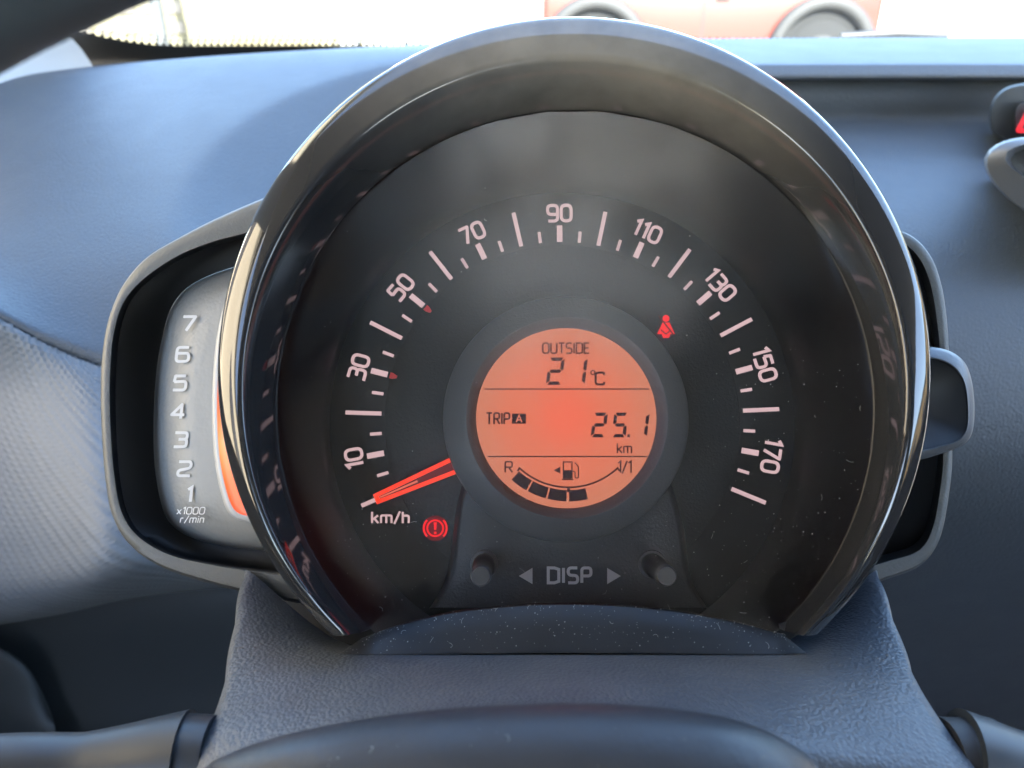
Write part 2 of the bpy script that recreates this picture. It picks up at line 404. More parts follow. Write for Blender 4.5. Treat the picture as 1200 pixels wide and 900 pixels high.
# ------------------------------------------------------------------ dashboard
dash = empty('dashboard', (0.3, .3, .95), 'grey blue plastic dashboard reaching behind the round speedometer up to the windscreen', 'dashboard')
def rowY(xs, ys, Y): return [atY(x, y, (Y[i] if isinstance(Y, (list, tuple)) else Y)) for i, (x, y) in enumerate(zip(xs, ys))]
xs = [-260, -80, 60, 180, 320, 480, 640]
bound = [292, 334, 403, 446, 470, 480, 485]
pad = patch([rowY(xs, [112, 100, 86, 75, 65, 57, 52], .57), rowY(xs, [110, 98, 83, 71, 61, 53, 48], .53), rowY(xs, [118, 106, 91, 79, 69, 61, 57], .47),
       rowY(xs, [165, 155, 140, 128, 118, 112, 108], .375), rowY(xs, [230, 226, 218, 210, 203, 198, 196], .27),
       rowY(xs, [275, 292, 306, 310, 310, 305, 300], .18), rowY(xs, [286, 322, 378, 410, 430, 440, 445], .135), rowY(xs, bound, .125),
       rowY(xs, [y + 14 for y in bound], .135)],
      'upper_pad', M['pad'], dash, 110, 140)
off = dash.location
for v in pad.data.vertices:     # shallow hollow added so the pad darkens like the hood's soft shadow
    p = v.co + off; r_ = math.hypot((p.x + .005) / 1.0, (p.y - .27) / 1.0)
    def ramp(R0, k): return k * (math.sqrt((R0 - r_) ** 2 + .00002) + (R0 - r_)) / 2 if r_ < R0 + .08 else 0
    v.co.z -= ramp(.188, .34) + ramp(.145, .2)
xw = [-260, -80, 60, 140, 220, 290, 360]
bw = [300, 340, 405, 434, 455, 468, 476]
def wy(base): return [base + d for d in (.075, .03, .004, 0, .026, .075, .13)]
patch([rowY(xw, bw, .135), rowY(xw, [b_ + 7 for b_ in bw], .122), rowY(xw, [410, 440, 470, 490, 500, 510, 520], wy(.104)),
       rowY(xw, [540, 545, 550, 555, 560, 565, 570], wy(.078)),
       rowY(xw, [650, 645, 635, 625, 620, 620, 620], wy(.056)),
       rowY(xw, [725, 712, 694, 678, 668, 664, 660], wy(.05)),
       rowY(xw, [758, 742, 722, 704, 692, 686, 682], wy(.075)),
       rowY(xw, [748, 734, 714, 698, 688, 684, 680], wy(.13))],
      'woven_panel', M['woven'], dash, 330, 250)
me_ = bpy.data.objects['woven_panel'].data     # embossed weave: staggered rows of short dimples
NU, NV = 330, 250; mv = me_.vertices
uu = [0.0]; vv_ = [0.0]
for j in range(1, NU): uu.append(uu[-1] + (mv[(NV // 2) * NU + j].co - mv[(NV // 2) * NU + j - 1].co).length)
for i in range(1, NV): vv_.append(vv_[-1] + (mv[i * NU + NU // 2].co - mv[(i - 1) * NU + NU // 2].co).length)
disp_ = []
for i in range(NV):
    for j in range(NU):
        u_, v_ = uu[j], vv_[i] + .16 * uu[j]
        rw = round(v_ / .0026); dv = v_ - rw * .0026
        du = (u_ + (rw % 2) * .0024) % .0048 - .0024
        disp_.append(-.0011 * math.exp(-(du / .0017) ** 4 - (dv / .0007) ** 2))
nrm_ = [v.normal.copy() for v in mv]
for k, v in enumerate(mv): v.co += nrm_[k] * disp_[k] * (1 if nrm_[k].y < 0 else -1)
xl = [-260, -60, 60, 180, 300, 420, 620, 860]
patch([rowY(xl, [560] * 8, .26), rowY(xl, [640] * 8, .2), rowY(xl, [735, 730, 715, 700, 690, 688, 688, 688], .17), rowY(xl, [800] * 8, .155), rowY(xl, [900] * 8, .14), rowY(xl, [1060] * 8, .13)],
      'lower_panel', M['dark_panel'], dash, 50, 36)
# faint raised cap at the lower left of the lower panel
patch([rowY([-200, -60, 0, 30, 50], [752, 756, 766, 790, 815], .15), rowY([-200, -60, 0, 38, 60], [752, 756, 764, 792, 835], .142),
       rowY([-200, -60, 0, 38, 66], [850, 850, 850, 855, 866], .128), rowY([-200, -60, 0, 38, 75], [960] * 5, .12)], 'access_cover', M['dark_panel'], dash, 24, 24)
xr = [560, 700, 850, 1000, 1200, 1500]
patch([rowY(xr, [52, 50, 48, 47, 47, 48], .6), rowY(xr, [49, 47, 45, 44, 43.5, 44], .565), rowY(xr, [52, 50, 48.5, 47.5, 47, 48], .53), rowY(xr, [63, 62, 61, 60, 60, 61], .47),
       rowY(xr, [74, 74, 73.5, 73, 73, 74], .425), rowY(xr, [77, 77, 76.5, 76, 76, 77], .418)], 'upper_ledge', M['pad'], dash, 40, 40)
patch([rowY(xr, [77, 77, 76.5, 76, 76, 77], .418), rowY(xr, [85, 85, 84.5, 84, 84, 85], .414), rowY(xr, [92, 92, 92, 91, 91, 92], .412), rowY(xr, [95, 95, 95, 94, 94, 95], .42),
       rowY(xr, [94, 94, 94, 93, 93, 94], .45)], 'ledge_lip', M['pad'], dash, 40, 24)
patch([rowY(xr, [90] * 6, .445), rowY(xr, [110] * 6, .437), rowY(xr, [135, 135, 136, 138, 138, 138], .43), rowY(xr, [168, 168, 170, 172, 174, 174], .37), rowY(xr, [190, 190, 192, 196, 200, 200], .32),
       rowY(xr, [260] * 6, .24), rowY(xr, [360] * 6, .18), rowY(xr, [480] * 6, .15), rowY(xr, [580] * 6, .145), rowY(xr, [660] * 6, .165), rowY(xr, [760] * 6, .22), rowY(xr, [900] * 6, .3), rowY(xr, [1060] * 6, .4)],
      'right_panel', M['dash_right'], dash, 50, 90)

# centre console top with the hazard switch
cons = empty('centre_console', atY(1250, 230, .2), 'grey plastic console hump cut by the right edge of the photo below the hazard switch', 'console')
oc = [(1700, 148), (1450, 150), (1250, 156), (1205, 160), (1175, 166), (1157, 178), (1153, 192), (1162, 212), (1180, 232), (1205, 252), (1235, 282), (1260, 320), (1310, 400), (1450, 470), (1700, 500)]
ic = [(1680, 164), (1450, 164), (1262, 166), (1225, 169), (1200, 173), (1186, 179), (1182, 187), (1187, 196), (1200, 206), (1220, 222), (1243, 250), (1262, 290), (1320, 370), (1450, 440), (1680, 470)]
def inset(c, k, cx, cy): return [(cx + (x - cx) * k, cy + (y - cy) * k) for x, y in c]
rows = [spline([atY(x, y, Y) for x, y in c], 150) for c, Y in ((inset(oc, .985, 1300, 240), .30), (inset(oc, 1.0, 1300, 240), .205), (inset(oc, .975, 1300, 240), .19), (inset(ic, 1.04, 1300, 240), .186), (ic, .19), (inset(ic, .98, 1300, 240), .22))]
grid(rows, 'rim_frame', M['vent'], cons, sharp=60)
grid([rows[-1], [atY(1500, 280, .26)] * 150], 'inner_tray', M['dark_panel'], cons)
haz = empty('hazard_switch', atY(1195, 135, .36), 'dark rounded hazard warning switch with a red triangle at the right edge', 'switch')
hc = [(1205, 97), (1178, 103), (1163, 118), (1159, 138), (1163, 155), (1176, 164), (1205, 168), (1235, 165), (1250, 150), (1253, 130), (1245, 108), (1228, 98)]
grid([spline([atY(x, y, Y) for x, y in c], 48, True) for c, Y in ((hc, .40), (hc, .352), (inset(hc, .94, 1206, 132), .345))] + [[atY(1206, 132, .343)] * 48], 'switch_body', M['dark_panel'], haz, closed=True, sharp=50)
bt = [(1206, 118), (1194, 121), (1189, 133), (1190, 152), (1197, 158), (1215, 158), (1223, 151), (1223, 130), (1218, 120)]
grid([spline([atY(x, y, Y) for x, y in c], 36, True) for c, Y in ((bt, .345), (bt, .338), (inset(bt, .95, 1206, 138), .336))] + [[atY(1206, 138, .336)] * 36], 'push_button', M['black_rubber'], haz, closed=True, sharp=50)
flat('warning_triangle', ribbon(fillet([(1193, 153), (1206, 128), (1219, 153)], 1, True), 5, True), lambda x, y, h: atY(x, y, .333), M['tell'], haz)

# ------------------------------------------------------------------ steering column cover
colm = empty('steering_column_cover', at(660, 850, 700), 'leather grained grey plastic column cover below the speedometer', 'column cover')
def rowT(pts): return [at(*p) for p in pts]
ctrl = [
 [(292, 672, 860), (400, 752, 850), (540, 775, 815), (660, 775, 815), (780, 775, 815), (920, 752, 850), (1024, 672, 860)],
 [(284, 705, 815), (400, 758, 810), (540, 770, 785), (660, 770, 785), (780, 770, 785), (920, 758, 810), (1035, 705, 815)],
 [(274, 765, 745), (400, 768, 748), (540, 768, 748), (660, 768, 748), (780, 768, 748), (920, 768, 748), (1056, 765, 745)],
 [(263, 822, 680), (390, 802, 685), (530, 792, 690), (660, 789, 690), (790, 792, 690), (930, 804, 685), (1075, 815, 680)],
 [(247, 862, 640), (370, 840, 640), (530, 822, 640), (660, 818, 640), (790, 823, 640), (950, 845, 640), (1106, 862, 640)],
 [(228, 915, 610), (360, 885, 606), (530, 850, 606), (660, 842, 606), (790, 850, 606), (960, 890, 606), (1148, 915, 610)],
 [(215, 960, 600), (360, 940, 606), (530, 910, 612), (660, 905, 612), (790, 910, 612), (960, 940, 606), (1165, 960, 600)],
]
top = [rowT(r_) for r_ in ctrl]
# roll the side edges over and down
full = []
for r_ in top:
    a, z = r_[0], r_[-1]
    dn = V((0, .006, -.05))
    full.append([a + dn + V((.002, 0, 0)), a + V((-.0009, .002, -.006)), a + V((.0008, 0, 0))] + r_[1:-1] + [z + V((-.0008, 0, 0)), z + V((.0009, .002, -.006)), z + dn + V((-.002, 0, 0))])
patch(full, 'cover_shell', M['column'], colm, 110, 80)
# side collars where the stalks leave the cover
def lathe_between(name, stations, mt, parent, n=28):
    return tube(name, [s_[0] for s_ in stations], [s_[1] for s_ in stations], mt, parent, n)
for nm, sgn, x0 in (('collar', -1, 222), ('collar', 1, 1150)):
    a = at(x0 - sgn * 30, 890 if sgn < 0 else 893, 655); b_ = at(x0 + sgn * 16, 893 if sgn < 0 else 897, 655)
    lathe_between('stalk_collar', [(a, .0085), (a.lerp(b_, .8), .0092), (a.lerp(b_, .97), .009), (b_, .0078)], M['stalk'], colm)

def stalk(name, label, sgn, x0, y0, y1):
    o = empty(name, at(x0, y0, 655), label, 'lever')
    a = at(x0 - sgn * 12, y0, 655); b_ = at(x0 + sgn * 75, (y0 * 1.0 + y1) / 2, 650); c = at(x0 + sgn * 210, y1, 640); d = at(x0 + sgn * 420, y1 + 25, 620)
    pts = spline([a, a.lerp(b_, .3), b_, c, d], 24)
    rad = [.0103 - .0035 * min(1, i / 7) + .0012 * max(0, i - 8) / 16 for i in range(24)]
    tube('lever_arm', pts, rad, M['stalk'], o, 28)
    tube('root_seal', [a - V((sgn * .003, 0, 0)), a + V((sgn * .0004, 0, 0))], .0085, M['black_rubber'], o, 28)
    tube('lever_tip', [pts[-1], pts[-1] + (pts[-1] - pts[-2]) * 3], [.008, .0065], M['stalk'], o, 24)
stalk('indicator_stalk', 'glossy black indicator lever at the lower left of the column cover', -1, 206, 895, 905)
stalk('wiper_stalk', 'glossy dark wiper lever at the lower right of the column cover', 1, 1138, 893, 925)

# ------------------------------------------------------------------ steering wheel
whl = empty('steering_wheel', at(680, 1350, 500), 'black steering wheel with a dusty hub pad in the near foreground', 'steering wheel')
hub = []
prof = [(238, 905), (262, 886), (330, 862), (430, 842), (520, 831), (600, 826), (690, 824.5), (780, 830), (860, 843), (925, 870), (962, 905), (975, 960)]
prof = [(200, 980)] + prof
for f_, dt in ((1.0, 545), (1.0, 505), (.985, 488), (.93, 470), (.8, 452), (.6, 442), (.3, 438), (.02, 436)):
    hub.append(spline([at(640 + (x - 640) * f_, 1180 + (y - 1180) * f_, dt) for x, y in prof], 90))
grid(hub, 'hub_pad', M['hub'], whl)
gc = at(1050, 2090, 329); RR = .2 + .0145
for _ in (0,):
    pts = []
    for k in range(121):
        a = 2 * math.pi * k / 120; pts.append(gc + RR * (cX * math.sin(a) + cU * math.cos(a)))
    tube('rim', pts, .0145, M['rim'], whl, 20, caps=False)
for sgn in (-1, 1):
    a = at(640 + sgn * 200, 1250, 470)
    e_ = gc + RR * (cX * sgn * .985 + cU * .17)
    tube('spoke', [a, a.lerp(e_, .5), e_], [.02, .016, .014], M['rim'], whl, 14)

# ------------------------------------------------------------------ instrument cluster
clu = empty('instrument_cluster', dial(0, -330, 0), 'round black speedometer pod with orange display and grey tachometer wing', 'instrument cluster')
A0, A1 = -137.0, 137.0
def arc_img(cx, cy, r_, w_, n=150, a0=A0, a1=A1):
    return [dp(cx + r_ * math.sin(R(a0 + (a1 - a0) * k / (n - 1))), cy - r_ * math.cos(R(a0 + (a1 - a0) * k / (n - 1))), w_) for k in range(n)]
def arc_dial(r_, w_, n=150, cu=0, cv=0, a0=A0, a1=A1):
    return [dial(cu + r_ * math.sin(R(a0 + (a1 - a0) * k / (n - 1))), cv + r_ * math.cos(R(a0 + (a1 - a0) * k / (n - 1))), w_) for k in range(n)]
WI = 118
hood_prof = [arc_img(674, 480, 351, WI), arc_img(674, 479.5, 352.5, WI + 4), arc_img(674, 476, 360, WI + 20), arc_img(673.7, 471, 369, WI + 38), arc_img(673.4, 466, 378, WI + 54), arc_img(673.2, 460.5, 387.3, WI + 69),
             arc_img(673, 458.5, 391, WI + 72), arc_img(673, 456, 395, WI + 72), arc_img(673, 450, 403, WI + 70), arc_img(673, 443.5, 411.5, WI + 66.5), arc_img(673, 440, 415.5, WI + 64), arc_img(673, 438.3, 417.3, WI + 61), arc_img(673, 437.5, 418, WI + 54)]
last = hood_prof[-1]
# outer wall goes straight back
ctr = dial(14, 30, 0)
def back(curve, w_from, w_to, k=1.0):
    out = []
    for p in curve:
        q = p + eN * (S * (w_to - w_from)); cc = ctr + eN * (S * w_to)
        out.append(cc + (q - cc) * k)
    return out
hood_prof += [back(last, WI + 54, 60, 1.0), back(last, WI + 54, -10, .985)]
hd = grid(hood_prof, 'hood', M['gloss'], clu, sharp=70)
# end faces of the horseshoe
for idx in (0, -1):
    pts = [r_[idx] for r_ in hood_prof]
    pymesh('hood_end', pts, [tuple(range(len(pts)))], M['chin'], hd, False)
# tube wall between the dial and the hood edge
grid([arc_dial(274, -6, 150, 0, 0, -180, 180), arc_dial(275, 60, 150, 4, 2, -180, 180), arc_img(674, 480, 351.5, WI, 150, -180, 180)], 'shroud_wall', M['gloss_inner'], clu)

grid([arc_dial(k_, -80, 96, 0, 0, -180, 180) for k_ in (420, 250, 4)], 'back_housing', M['recess'], clu)
# dial face
face = grid([arc_dial(276, -5, 120, 0, 0, -180, 180), arc_dial(264, -5, 120, 0, 0, -180, 180), arc_dial(263, 0, 120, 0, 0, -180, 180), arc_dial(208, 0, 120, 0, 0, -180, 180)], 'dial_face', M['dial'], clu, sharp=30)
grid([arc_dial(208, 0, 120, 0, 0, -180, 180), arc_dial(206.5, .5, 120, 0, 0, -180, 180), arc_dial(120, .5, 120, 0, 0, -180, 180)], 'dial_center', M['dial_center'], clu, sharp=30)
KA = 0.0218838
def radial(ang, r_): # local frame at a polar spot: x tangential (clockwise), y outward
    c = polar(ang, r_); rx = eU * math.cos(ang) - eV * math.sin(ang); ry = eU * math.sin(ang) + eV * math.cos(ang)
    return lambda x, y, h: c + S * (rx * x + ry * y + eN * (h + .8))
for v_ in range(0, 181, 5):
    a = (v_ - 90) * KA
    r0, r1, wd = (212, 254.2, 4.8) if v_ % 20 == 0 else ((212, 232, 6.6) if v_ % 10 == 0 else (212, 225.6, 3.7))
    flat('tick', [[(-wd / 2, r0 - 212), (wd / 2, r0 - 212), (wd / 2, r1 - 212), (-wd / 2, r1 - 212)]], radial(a, 212), M['print'], face, .4)
for v_ in (30, 50):
    flat('red_marker', [[(-3.4, 9.5), (3.4, 9.5), (3.4, 6), (1.5, 1), (-1.5, 1), (-3.4, 6)]], radial((v_ - 90) * KA, 199.5), M['mark'], face, 1.4)
for v_ in range(10, 171, 20):
    fr = radial((v_ - 90) * KA, 237.5)
    H_ = 19.2
    write('numeral', str(v_), lambda x, y, h, fr=fr: fr(x * H_, y * H_, h), .185, M['print'], face, .23, .3, True, None)
write('unit_lettering', 'km/h', lambda x, y, h: dp(436 + x * 13.2, 613 - y * 13.2 , .8), .19, M['print'], face, .22, 0, False, 43 / 13.2)
# telltales
def circ(cx, cy, r_, a0=0, a1=360, n=24): return [V((cx + r_ * math.cos(R(a0 + (a1 - a0) * k / n)), cy + r_ * math.sin(R(a0 + (a1 - a0) * k / n)))) for k in range(n + 1)]
def fdp(w_): return lambda x, y, h: dp(x, y, w_ + h)
flat('brake_telltale', ribbon(circ(510, 619, 9.3)[:-1], 2.0, True) + ribbon(circ(510, 619, 13.4, 135, 225, 10), 2.2) + ribbon(circ(510, 619, 13.4, -45, 45, 10), 2.2)
     + [[(508.2, 612), (511.8, 612), (511.2, 621), (508.8, 621)], [(508.5, 623), (511.5, 623), (511.5, 626), (508.5, 626)]], fdp(2.5), M['tell'], face)
flat('telltale_window', [[tuple(p) for p in circ(510, 619, 14.8)[:-1]]], fdp(1.8), M['tellwin'], face)
flat('seat_belt_telltale', [[tuple(p) for p in circ(780.5, 373, 4.0)[:-1]], [(776.5, 378), (784.5, 378), (791, 391.5), (785.5, 391.5), (784, 396), (777, 396), (775.5, 391.5), (770, 391.5)]], fdp(2.4), M['tell'], face)
flat('belt_line', ribbon([V((772, 370)), V((789, 392))], 1.9) + ribbon([V((774.5, 386.5)), V((780.5, 391.5)), V((786.5, 386.5))], 1.5), fdp(3.4), M['tellwin'], face)

# centre ring, display
RC = (1.0, -.5)
grid([arc_dial(r_, w_, 120, RC[0], RC[1], -180, 180) for r_, w_ in ((136, -2), (136, 50), (135, 54), (133, 56), (112, 70), (109, 71), (107, 70), (99.5, 61), (98.5, 58.5))], 'display_ring', M['ring'], clu, sharp=35)
n = 96; vs_ = [dial(RC[0], RC[1], 59)] + [dial(RC[0] + 99.5 * math.sin(2 * math.pi * k / n), RC[1] + 99.5 * math.cos(2 * math.pi * k / n), 59) for k in range(n)]
disp = pymesh('display', vs_, [(0, 1 + k, 1 + (k + 1) % n) for k in range(n)], M['lcd'], clu, False,
              uvs=[(0, 0)] + [(math.sin(2 * math.pi * k / n), math.cos(2 * math.pi * k / n)) for k in range(n)])
WL = 59.7
def lcd_text(nm, s, x0, y0, x1, y1, wd=.155, gap=.2):
    h_ = y1 - y0
    return write(nm, s, lambda x, y, h: dp(x0 + x * h_, y1 - y * h_, WL), wd, M['ink'], disp, gap, 0, False, (x1 - x0) / h_)
lcd_text('outside_lettering', 'OUTSIDE', 636, 402, 690.5, 414)
lcd_text('celsius_letter', 'C', 698, 436.6, 708, 450.5, .17)
flat('degree_mark', ribbon(circ(694.8, 436.6, 2.4)[:-1], 1.5, True), fdp(WL), M['ink'], disp)
lcd_text('trip_lettering', 'TRIP', 570, 484, 597, 497)
lcd_text('kilometre_lettering', 'km', 723.5, 519.5, 740, 531, .14)
lcd_text('reserve_letter', 'R', 592, 541, 600.5, 553.5, .14)
lcd_text('full_lettering', '1/1', 724, 540.5, 740, 554, .13, .1)
flat('rule', [[(567.5, 455.2), (760.5, 455.2), (760.5, 456.6), (567.5, 456.6)]], fdp(WL), M['ink'], disp)
flat('rule', [[(571.5, 534.3), (759, 534.3), (759, 535.7), (571.5, 535.7)]], fdp(WL), M['ink'], disp)
flat('trip_box', [[(600, 484.7), (616.3, 484.7), (616.3, 496.5), (600, 496.5)]], fdp(WL - .2), M['ink'], disp)
M['boxa'] = emit('trip_letter', (226, 120, 92), .9)
write('trip_box_letter', 'A', lambda x, y, h: dp(605 + x * 8.4, 494.8 - y * 8.4, WL + .3), .17, M['boxa'], disp, 0, 0, False, 6.6 / 8.4)
SEG = {'2': 'abged', '1': 'bc', '5': 'afgcd'}
def seven(ch, x0, y0, x1, y1):
    wd, ht = x1 - x0, y1 - y0; t = 3.9; g_ = .7; sk = .12
    def X(x, y): return (x0 + x + (ht - y) * sk - ht * sk, y0 + y)
    h2 = ht / 2
    q = {'a': [(g_ + 1, 0), (wd - g_ - 1, 0), (wd - t, t), (t, t)], 'd': [(t, ht - t), (wd - t, ht - t), (wd - g_ - 1, ht), (g_ + 1, ht)],
         'g': [(t * .6, h2), (t, h2 - t / 2), (wd - t, h2 - t / 2), (wd - t * .6, h2), (wd - t, h2 + t / 2), (t, h2 + t / 2)],
         'f': [(0, g_ + 1), (t, t + g_), (t, h2 - t * .5 - g_), (t * .4, h2 - g_), (0, h2 - g_ - 1)], 'b': [(wd, g_ + 1), (wd - t, t + g_), (wd - t, h2 - t * .5 - g_), (wd - t * .4, h2 - g_), (wd, h2 - g_ - 1)],
         'e': [(0, ht - g_ - 1), (t, ht - t - g_), (t, h2 + t * .5 + g_), (t * .4, h2 + g_), (0, h2 + g_ + 1)], 'c': [(wd, ht - g_ - 1), (wd - t, ht - t - g_), (wd - t, h2 + t * .5 + g_), (wd - t * .4, h2 + g_), (wd, h2 + g_ + 1)]}
    flat('digit', [[X(*p) for p in q[s_]] for s_ in SEG[ch]], fdp(WL), M['ink'], disp)
seven('2', 643.5, 419, 662, 451); seven('1', 671, 419, 689, 451)
seven('2', 695.5, 483.5, 712.5, 512.5); seven('5', 720, 483.5, 736.5, 512.5); seven('1', 745, 483.5, 761.5, 512.5)
flat('decimal_point', [[(735.4, 509), (738.6, 509), (738.2, 512.5), (735, 512.5)]], fdp(WL), M['ink'], disp)
fc = (666.3, 486.8)
def fp(a, r_): return (fc[0] - r_ * math.sin(R(a)), fc[1] + r_ * math.cos(R(a)))
flat('gauge_arc', ribbon([V(fp(42.5, 88.5))] + [V(fp(43 - 86 * k / 30, 84.3)) for k in range(31)] + [V(fp(-42.5, 88.5))], 1.9), fdp(WL), M['ink'], disp)
flat('gauge_arc', [[fp(1.1, 84), fp(-1.1, 84), fp(-1.1, 90), fp(1.1, 90)]], fdp(WL + .2), M['ink'], disp)
for a0, a1 in ((41.5, 29.5), (28.3, 15.4), (14.2, 1.4), (-.4, -13)):
    flat('fuel_block', [[fp(a0 + (a1 - a0) * k / 5, 87.6) for k in range(6)] + [fp(a1 + (a0 - a1) * k / 5, 100.8) for k in range(6)]], fdp(WL), M['ink'], disp)
flat('fuel_pump_symbol', [[(659.5, 551), (671, 551), (671, 561), (659.5, 561)], [(658.5, 561.2), (672, 561.2), (672, 562.6), (658.5, 562.6)]]
     + ribbon([V((660.2, 551)), V((660.2, 541.4)), V((670.3, 541.4)), V((670.3, 551))], 1.5) + ribbon(fillet([(671, 552), (674, 553), (674, 560), (677.8, 560), (677.8, 547), (673.5, 542)], 1.5), 1.4), fdp(WL), M['ink'], disp)
flat('filler_side_arrow', [[(648.8, 551), (656.6, 547), (656.6, 555)]], fdp(WL), M['ink'], disp)

# needle
na = -90 * KA
nf = radial(na, 0)
ndl = flat('needle', ribbon([V((-7.6, 128)), V((-3.7, 229)), V((3.7, 229)), V((7.6, 128))], 4.8), lambda x, y, h: nf(x, y, 26 + h), M['needle'], clu, 4)
flat('needle_core', [[(-7, 130), (7, 130), (3.4, 227), (-3.4, 227)]], lambda x, y, h: nf(x, y, 25.5), M['needle_in'], ndl)
flat('needle_line', [[(-1.2, 180), (1.2, 180), (.8, 226), (-.8, 226)]], lambda x, y, h: nf(x, y, 26.5), M['needle_hi'], ndl)

# pedestal with the DISP lettering
def mirror(c, cx): return [(2 * cx - x, y) for x, y in reversed(c)]
WP = 40
lp = [(548, 560), (540, 592), (536, 620), (532, 655), (524, 685), (508, 712)]
rp = [(780, 560), (790, 592), (797, 620), (801, 655), (808, 685), (824, 712)]
ln = spline([V((x, y, 0)) for x, y in lp], 24); rn = spline([V((x, y, 0)) for x, y in rp], 24)
rows = []
for a, c in zip(ln, rn):
    row = [dp(a.x - 5, a.y + 1, -1), dp(a.x - 1, a.y, WP - 6), dp(a.x + 1, a.y, WP - 2), dp(a.x + 4, a.y, WP)]
    row += [dp(a.x + 4 + (c.x - a.x - 8) * k / 10, a.y, WP) for k in range(1, 10)]
    row += [dp(c.x - 4, c.y, WP), dp(c.x - 1, c.y, WP - 2), dp(c.x + 1, c.y, WP - 6), dp(c.x + 5, c.y + 1, -1)]
    rows.append(row)
ped = grid(rows, 'pedestal', M['pedestal'], clu, sharp=60)
write('display_lettering', 'DISP', lambda x, y, h: dp(642.5 + x * 17.5, 683 - y * 17.5, WP + h), .2, M['emboss'], ped, .24, 1.6, False, 50 / 17.5)
for tri in ([(608, 675), (624, 665.5), (624, 684.5)], [(727.5, 675), (711.5, 665.5), (711.5, 684.5)]):
    flat('arrow_mark', [tri], lambda x, y, h: dp(x, y, WP + h), M['emboss'], ped, 1.4)
for bx, by in ((567.5, 661), (764, 661)):
    ba = dp(bx, by, WP); ti = ba + eN * (S * 86)
    kn = tube('trip_knob', [ba - eN * S * 5, ba + eN * S * 30, ba + eN * S * 32, ba + eN * S * 78, ba + eN * S * 82, ti], [S * 12.2, S * 12.2, S * 10.6, S * 10.6, S * 10.2, S * 9], M['knob'], clu, 32, True, 40)
    tube('knob_collar', [ba + eN * S * .2, ba + eN * S * 3, ba + eN * S * 3.2], [S * 15.5, S * 15, S * 12], M['ring'], kn, 32, True, 40)

# chin below the dial
xa = [(424, 748), (470, 731), (530, 716.5), (600, 708.5), (665, 706), (730, 708.5), (800, 716), (860, 728), (917, 743)]
xb = [(398, 766), (455, 767), (530, 766), (600, 765.5), (665, 765), (730, 765.5), (800, 766), (875, 767), (946, 766)]
def mix(a, c, k, dy=0): return [(p[0] + (q[0] - p[0]) * k, p[1] + (q[1] - p[1]) * k + dy) for p, q in zip(a, c)]
ch = [[dp(x, y + 6, 10) for x, y in xa], [dp(x, y + 3, 80) for x, y in xa], [dp(x, y, 113) for x, y in xa], [dp(x, y, 117) for x, y in mix(xa, xb, .06)], [dp(x, y, 124) for x, y in mix(xa, xb, .5)],
      [dp(x, y, 134) for x, y in mix(xa, xb, .93)], [dp(x, y, 135) for x, y in mix(xa, xb, 1.0)], [dp(x, y, 112) for x, y in mix(xa, xb, 1.03)]]
grid([spline(r_, 100) for r_ in ch], 'chin', M['chin'], clu, sharp=60)

# clear lens: closes the hood, curls towards the viewer at its top
def lens_w(py):
    return 116 + (.00075 * (330 - py) ** 2 if py < 330 else 0)
rows = []
for i in range(61):
    py = 131 + (742 - 131) * i / 60
    half = math.sqrt(max(350.5 ** 2 - (py - 480) ** 2, 4))
    rows.append([dp(674 + (-1 + 2 * k / 40) * half, py, lens_w(py)) for k in range(41)])
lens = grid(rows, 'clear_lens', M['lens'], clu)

# tachometer wing (left) and its twin (right)
def ring_rows(curves, n=120): return [spline([dp(x, y, w_) for x, y in c], n) for c, w_ in curves]
Lo = [(385, 205), (317, 229), (258, 254), (213, 277), (173, 301), (147, 330), (132, 360), (123, 393), (119, 427), (118, 470), (120, 520), (124, 565), (131, 602), (149, 634), (187, 662), (253, 684), (333, 702), (400, 712)]
Li = [(385, 243), (340, 258), (293, 273), (250, 284), (208, 301), (168, 328), (145, 355), (134, 389), (130, 427), (129, 470), (131, 520), (135, 562), (143, 600), (162, 628), (200, 650), (253, 662), (310, 670), (400, 680)]
Lp = [(385, 290), (340, 297), (300, 305), (270, 314), (238, 326), (215, 341), (200, 362), (191, 392), (184, 430), (181, 470), (180, 520), (183, 560), (192, 600), (207, 620), (230, 632), (262, 640), (305, 645), (400, 650)]
wing = grid(ring_rows([([(x + (1 if x < 300 else 0), y + 2) for x, y in Lo], -70), (Lo, 18), (mix(Lo, Li, .08), 24), (mix(Lo, Li, .5), 25), (mix(Lo, Li, .94), 24), (Li, 20)]), 'tachometer_frame', M['frame'], clu, sharp=50)
grid(ring_rows([(Li, 20), (mix(Li, Lp, .02), 8), (mix(Li, Lp, .12), -34), (mix(Li, Lp, .5), -44), (Lp, -44)]), 'tachometer_recess', M['recess'], clu, sharp=60)
pc = (330, 480)
tp = grid(ring_rows([(Lp, -46), (inset(Lp, .985, *pc), -34), (inset(Lp, .95, *pc), -22), (inset(Lp, .88, *pc), -9), (inset(Lp, .78, *pc), -.5), (inset(Lp, .66, *pc), 2), (inset(Lp, .3, *pc), 2), (inset(Lp, .02, *pc), 2)]), 'tachometer_plate', M['tach'], clu)
for ch_, x0, y0, y1 in (('7', 213, 371, 387.5), ('6', 206, 407, 423.5), ('5', 202.5, 440.5, 457), ('4', 200.5, 474, 490.5), ('3', 203.5, 507, 523.5), ('2', 208, 541, 557.5), ('1', 218.5, 571, 588)):
    H_ = y1 - y0
    write('numeral', ch_, lambda x, y, h, x0=x0, y1=y1, H_=H_: dp(x0 + (x + y * .12) * H_, y1 - y * H_, 2.2 + h), .2, M['tprint'], tp, .2, 0, False, None if ch_ == '1' else .88)
write('scale_lettering', 'x1000', lambda x, y, h: dp(207 + (x + y * .2) * 8, 602.5 - y * 8, 2.2), .15, M['tprint'], tp, .2, 0, False, 32 / 8)
